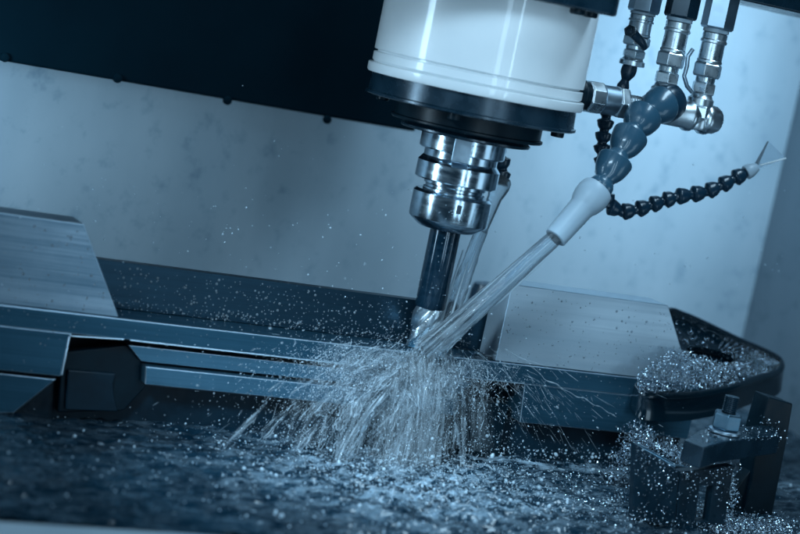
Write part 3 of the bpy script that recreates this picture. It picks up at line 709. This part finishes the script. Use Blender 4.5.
P, Vv, T = ballistic(900, IMP+Vector((-16, 0, -3)), (30, 4, 3), dir_low, 250, 1700, .075)
P2, V2_, T2 = ballistic(800, PY(415, 364, -6), (30, 4, 4), lambda: Vector((random.gauss(-.25, .35), random.uniform(-.35, -.05), random.gauss(-1, .3))).normalized(), 300, 1500, .07)
P3, V3_, T3 = ballistic(240, PY(485, 358, -4), (20, 2, 4), dir_right, 400, 2000, .06)
P += P2+P3; Vv += V2_+V3_
L = np.clip(rng.lognormal(1.25, .6, len(P)), .9, 15); rr = np.clip(rng.lognormal(-2.25, .5, len(P)), .05, .34); L[-240:] *= 1.7; rr[-240:] *= .7
fast_mesh('water_ligaments', *ligaments(), frames(P, Vv, rr, L), 'filament', label='fine strands of coolant thrown down and left from the cutter', cat='water strands')
P, Vv, T = ballistic(1700, IMP+Vector((-12, 0, -4)), (26, 4, 4), dir_low, 250, 2300, .085)
P2, V2_, T2 = ballistic(420, IMP, (12, 5, 5), dir_up, 300, 1700, .09)
P3, V3_, T3 = ballistic(220, PY(470, 362, -4), (12, 3, 4), dir_right, 300, 1900, .06)
P += P2+P3; Vv += V2_+V3_
rr = np.clip(rng.lognormal(-1.6, .5, len(P)), .12, .8); L = rr*rng.uniform(1, 1.9, len(P))
fast_mesh('spray_drops', *ICO2, frames(P, Vv, rr, L), 'drop', label='flying coolant drops scattered in front of the workpiece and wall', cat='spray')
# fine mist round the impact
P, Vv, T = ballistic(17000, IMP+Vector((-14, 0, -10)), (32, 6, 5), lambda: (dir_low()+Vector((random.gauss(0, .5), random.gauss(0, .2), random.gauss(-.25, .4)))).normalized(), 150, 1700, .075)
rr = np.clip(rng.lognormal(-2.1, .45, len(P)), .06, .35)
fast_mesh('mist', *ICO1, frames(P, Vv, rr, rr*rng.uniform(1, 2.2, len(P))), 'foam', label='fine mist of coolant round the foot of the cutter', cat='mist')
# churned water where the jet falls into the pool
P = []; A = []
for _ in range(1500):
    x = random.gauss(-14, 70); y = random.gauss(-70, 40)
    if y > 12 or y < -186: continue
    k = math.exp(-((x+10)/90)**2); P.append((x, y, -63.5+abs(random.gauss(0, 1))**1.5*7*k))
    A.append((random.gauss(0, 1)+.6, random.gauss(0, .7), random.gauss(.25, .55)*k))
L = np.clip(rng.lognormal(.5, .5, len(P)), .6, 5); rr = np.clip(rng.lognormal(-1.2, .5, len(P)), .12, .7)
fast_mesh('churned_water', *ligaments(), frames(P, np.array(A)+1e-3, rr, L), 'drop', label='churned strands of coolant leaping from the pool under the jet', cat='splash')
P = []
for _ in range(2000):
    x = random.gauss(-14, 66); y = random.gauss(-84, 52); hh = abs(random.gauss(0, 1))**2*8*math.exp(-((x+10)/80)**2)
    if y > 14 or y < -186: continue
    P.append((x, y, -63.5+hh))
for _ in range(1000):  # pale specks all over the pool stand in for glints
    P.append((random.uniform(-330, 330), random.uniform(-175, 14), -63.4+abs(random.gauss(0, 2.5))))
for _ in range(400):
    P.append((random.uniform(60, 230), 13-abs(random.gauss(0, 6)), -62+abs(random.gauss(0, 6))))
P = np.array(P); n = len(P); ax = rng.normal(0, 1, (n, 3)); rr = np.clip(rng.lognormal(-1.75, .75, n), .08, 1.1)
fast_mesh('pool_bubbles_glints', *ICO2, frames(P, ax, rr, rr*rng.uniform(.9, 1.5, n)), 'foam', label='bubbles and drops on the coolant pool, with pale specks added as its sparkle', cat='bubbles')
# drops clinging to the faces
P = []; AXs = []; RR = []
def cling(n, fx, fz, y, r0, r1, keep=lambda x, z: True, nrm=(0, -1, 0)):
    c = 0
    while c < n:
        x = random.uniform(*fx); z = random.uniform(*fz)
        if not keep(x, z): continue
        P.append((x, y, z)); AXs.append(nrm); RR.append(min(r1, max(r0, random.lognormvariate(math.log(r0*1.6), .45)))); c += 1
cling(110, (-280, -196), (2, 47), 1.5, .4, 1.4, lambda x, z: x < -197-z*.58)
cling(170, (56, 200), (2, 46), 1.5, .35, 1.3, lambda x, z: x < 201-z*.6)
cling(460, (-195, 50), (1, 26), 27.9, .35, 1.3)
cling(260, (-195, 50), (.5, 6), 26.5, .3, 1.1)
cling(90, (-195, 50), (.4, .6), 14, .3, .9, nrm=(0, 0, 1))
cling(260, (-275, 205), (-37, -1), -.2, .25, .8, lambda x, z: not (-224 < x < -173 and z < -11) and not (33 < x < 80 and z < -11))
for _ in range(50):                         # on the head and the tool holder
    q = math.atan2(cdir.y, cdir.x)+random.gauss(0, .6)
    if random.random() < .5: r_, z_ = 25, random.uniform(86, 98)
    else: r_, z_ = 9.75, random.uniform(35, 76)
    P.append((AX+r_*math.cos(q), AY+r_*math.sin(q), z_)); AXs.append((math.cos(q), math.sin(q), 0)); RR.append(random.uniform(.25, .7))
P = np.array(P); n = len(P); rr = np.array(RR)
P[:, 1] += np.where(np.array(AXs)[:, 2] < .5, 0, rng.uniform(-12, 12, n))
fast_mesh('clinging_drops', *ICO2, frames(P, np.array(AXs, float), rr*.68, rr*.42), 'clear', label='drops of coolant clinging to the steel faces of the workpiece', cat='drops')
# stray drops in front of the wall
P = []
for _ in range(210):
    px = random.uniform(0, 420) if random.random() < .75 else random.uniform(430, 790); py = 300-abs(random.gauss(0, 70))
    P.append(PY(px, py, random.uniform(-10, 120)))
n = len(P); rr = np.clip(rng.lognormal(-1.3, .4, n), .14, .6)
fast_mesh('stray_drops', *ICO2, frames(P, rng.normal(0, 1, (n, 3)), rr, rr*rng.uniform(1, 1.8, n)), 'foam', label='stray coolant drops hanging in the air before the wall', cat='drops')

# ------------------------------------------------------------------ metal chips
def curl():
    tv = []; tf = []; rows = 7
    for i in range(rows):
        a = 4.2*i/(rows-1); r = 1-.07*i
        for w in (-.42, .42): tv.append((r*math.cos(a), w+.06*i, r*math.sin(a)))
    for i in range(rows-1): tf.append((2*i, 2*i+1, 2*i+3, 2*i+2))
    return tv, tf
def chip_frames(P, s0, s1):
    n = len(P); A = rng.normal(0, 1, (n, 3)); m4 = frames(P, A, rng.uniform(s0, s1, n), rng.uniform(s0, s1, n)); return m4
outer_, i6_, inn_ = LOOPS; P = []
def ringpt(f, u):                            # f round the loop 0..1, u from rim (0) to hole (1)
    k = int(f*96) % 96; return i6_[k].lerp(inn_[k], u), k
# where the heap lies, read round the loop: front and right are full, the back is nearly bare
def px_of(p):
    d = Vector(p)-CAM; z = d.dot(FW); return 400+F*d.dot(RT)/z, 267-F*d.dot(UP)/z
tries = 0
while len(P) < 6500 and tries < 130000:
    tries += 1
    p, k = ringpt(random.random(), random.uniform(.0, 1.02)); x, y = px_of(p)
    dens = 1. if y > 352 else .8 if x > 722 and y > 338 else .06
    if x < 700 and y < 345: dens = .25 if y > 335 else .03
    if random.random() > dens: continue
    hgt = 8.*math.exp(-((x-665)/45)**2-((y-372)/26)**2)+3.2
    P.append(p+LN*(-5.5+hgt*random.random()))
for _ in range(5200):                        # piled against the land's foot, on the rim
    x, y = random.uniform(637, 745), random.uniform(346, 396)
    if y < 350+max(0, (672-x))*.72+random.gauss(0, 2) and random.random() > .03: continue
    if x > 676 and y < 350+(x-676)*.28+random.gauss(0, 2): continue
    if y > 391-max(0, x-680)*.13+random.gauss(0, 1.5) or random.random() < max(0, (x-690)/70): continue
    P.append(PY(x, y, -1-random.uniform(0, 5)-(y-350)*.35))
fast_mesh('metal_chips', *curl(), chip_frames(np.array(P), .4, .85), 'chip', label='heap of small curled bright metal chips lying in the black loop', cat='metal chips', smooth=False)
P = []
def spill(n, f): 
    for _ in range(n): P.append(f())
def lerp_line(pts, sd):
    u = random.random()*(len(pts)-1); i = min(int(u), len(pts)-2); f = u-i
    q = [pts[i][j]+(pts[i+1][j]-pts[i][j])*f for j in range(3)]
    return q[0]+random.gauss(0, sd), q[1]+random.gauss(0, sd*.8), q[2]
spill(1800, lambda: (lambda q: PZ(q[0], q[1], q[2]+random.uniform(0, 3)))(lerp_line([(638, 436, -36), (660, 446, -34), (684, 455, -34), (706, 465, -34), (728, 472, -36)], 6.5)))
spill(900, lambda: (lambda q: PY(q[0], q[1], -30+random.uniform(-8, 8)))(lerp_line([(640, 428, 0), (630, 446, 0), (622, 470, 0), (612, 492, 0)], 8)))
spill(2200, lambda: (lambda q: PZ(q[0], q[1], -63+random.uniform(0, 3)))(lerp_line([(715, 522, 0), (745, 525, 0), (790, 528, 0)], 7)))
spill(260, lambda: (lambda q: PY(q[0], q[1], -116+random.uniform(-4, 4)))(lerp_line([(728, 474, 0), (733, 492, 0), (728, 515, 0)], 4)))
for quad in (((635, 444), (679, 472), (675, 527), (632, 521)), ((680, 472), (734, 466), (724, 531), (676, 527))):
    q3, q2 = PZ(*quad[3], -64), PZ(*quad[2], -64); qn = Vector((q2.y-q3.y, -(q2.x-q3.x), 0)).normalized()
    if qn.dot(CAM-q3) < 0: qn = -qn
    for _ in range(330):
        u, v = random.random(), abs(random.gauss(0, .33))
        if random.random() < .35: v = 1-abs(random.gauss(0, .12))
        if v > 1: continue
        x = (quad[0][0]*(1-u)+quad[1][0]*u)*(1-v)+(quad[3][0]*(1-u)+quad[2][0]*u)*v; y = (quad[0][1]*(1-u)+quad[1][1]*u)*(1-v)+(quad[3][1]*(1-u)+quad[2][1]*u)*v
        if 699 < x < 714 and y > 486: continue
        P.append(PP(x, y, q3, qn)+qn*random.uniform(.1, .9))
spill(420, lambda: PZ(random.uniform(560, 640), random.gauss(490, 22), -62.6))
spill(120, lambda: (lambda q: PY(q[0], q[1], YP-2))(lerp_line([(757, 425, 0), (775, 445, 0), (771, 425, 0)], 7)))
spill(110, lambda: PZ(random.uniform(700, 778), random.uniform(427, 441), -5.5))
spill(200, lambda: PZ(random.uniform(690, 712), random.gauss(512, 8), -60))
fast_mesh('metal_chips', *curl(), chip_frames(np.array(P), .45, .95), 'chip', label='loose bright chips spilled over the bracket and table at lower right', cat='metal chips', smooth=False)

# ------------------------------------------------------------------ light : strips matching the highlights, plus added fill lamps
TINT = (.51, .785, 1.0)
def area(name, loc, aim, sx, sy, w, col=TINT):
    l = bpy.data.lights.new(name, 'AREA'); l.shape = 'RECTANGLE'; l.size = sx*S; l.size_y = sy*S; l.energy = w; l.color = col
    o = bpy.data.objects.new(name, l); C.objects.link(o); o.location = Vector(loc)*S
    o.rotation_euler = (Vector(aim)-Vector(loc)).to_track_quat('-Z', 'Y').to_euler(); return o
area('lamp_left', (-430, -10, 120), (AX, AY, 120), 55, 420, .13).data.spread = R(46)
area('lamp_front', (-76, -480, 130), (AX, AY, 120), 42, 420, .46)
area('fill_cover', (-150, -230, 300), (-20, -40, 195), 120, 40, .42)  # added fill that brightens the white spindle cover
area('lamp_front_narrow', (40, -470, 130), (AX, AY, 120), 18, 420, .35)
area('fill_lands', (470, -470, -30), (150, 0, 20), 200, 300, .36)  # added softbox for the brushed lands to reflect
area('lamp_wall', (310, 50, 470), (290, 262, 85), 140, 120, .56).data.spread = R(64)
area('lamp_wall_far', (-430, 30, 110), (-280, 262, 80), 90, 90, .27).data.spread = R(90)
area('fill_top', (300, -160, 860), (0, -60, -40), 760, 160, 6.5)  # added overhead bar for edge highlights and pool sparkle
area('fill_rear', (-200, 190, 520), (-10, -30, -20), 260, 60, 1.5)  # added backlight that makes the water glow
area('fill_splash', (-440, -330, 270), (-25, -45, -45), 90, 90, .35).data.spread = R(36)  # added fill aimed at the splash to brighten the water
w = bpy.data.worlds.new('World'); sc.world = w; w.use_nodes = True
w.node_tree.nodes['Background'].inputs[0].default_value = (.12, .42, .75, 1); w.node_tree.nodes['Background'].inputs[1].default_value = .05

vs = sc.view_settings; vs.view_transform = 'Standard'; vs.look = 'None'; vs.exposure = 0; vs.gamma = 1
cy = sc.cycles; cy.max_bounces = 10; cy.transmission_bounces = 8; cy.transparent_max_bounces = 12; cy.glossy_bounces = 4; cy.diffuse_bounces = 3
cy.caustics_reflective = False; cy.caustics_refractive = False; cy.sample_clamp_indirect = 6; cy.blur_glossy = .3
cy.use_denoising = True
try: cy.denoiser = 'OPENIMAGEDENOISE'
except Exception: pass
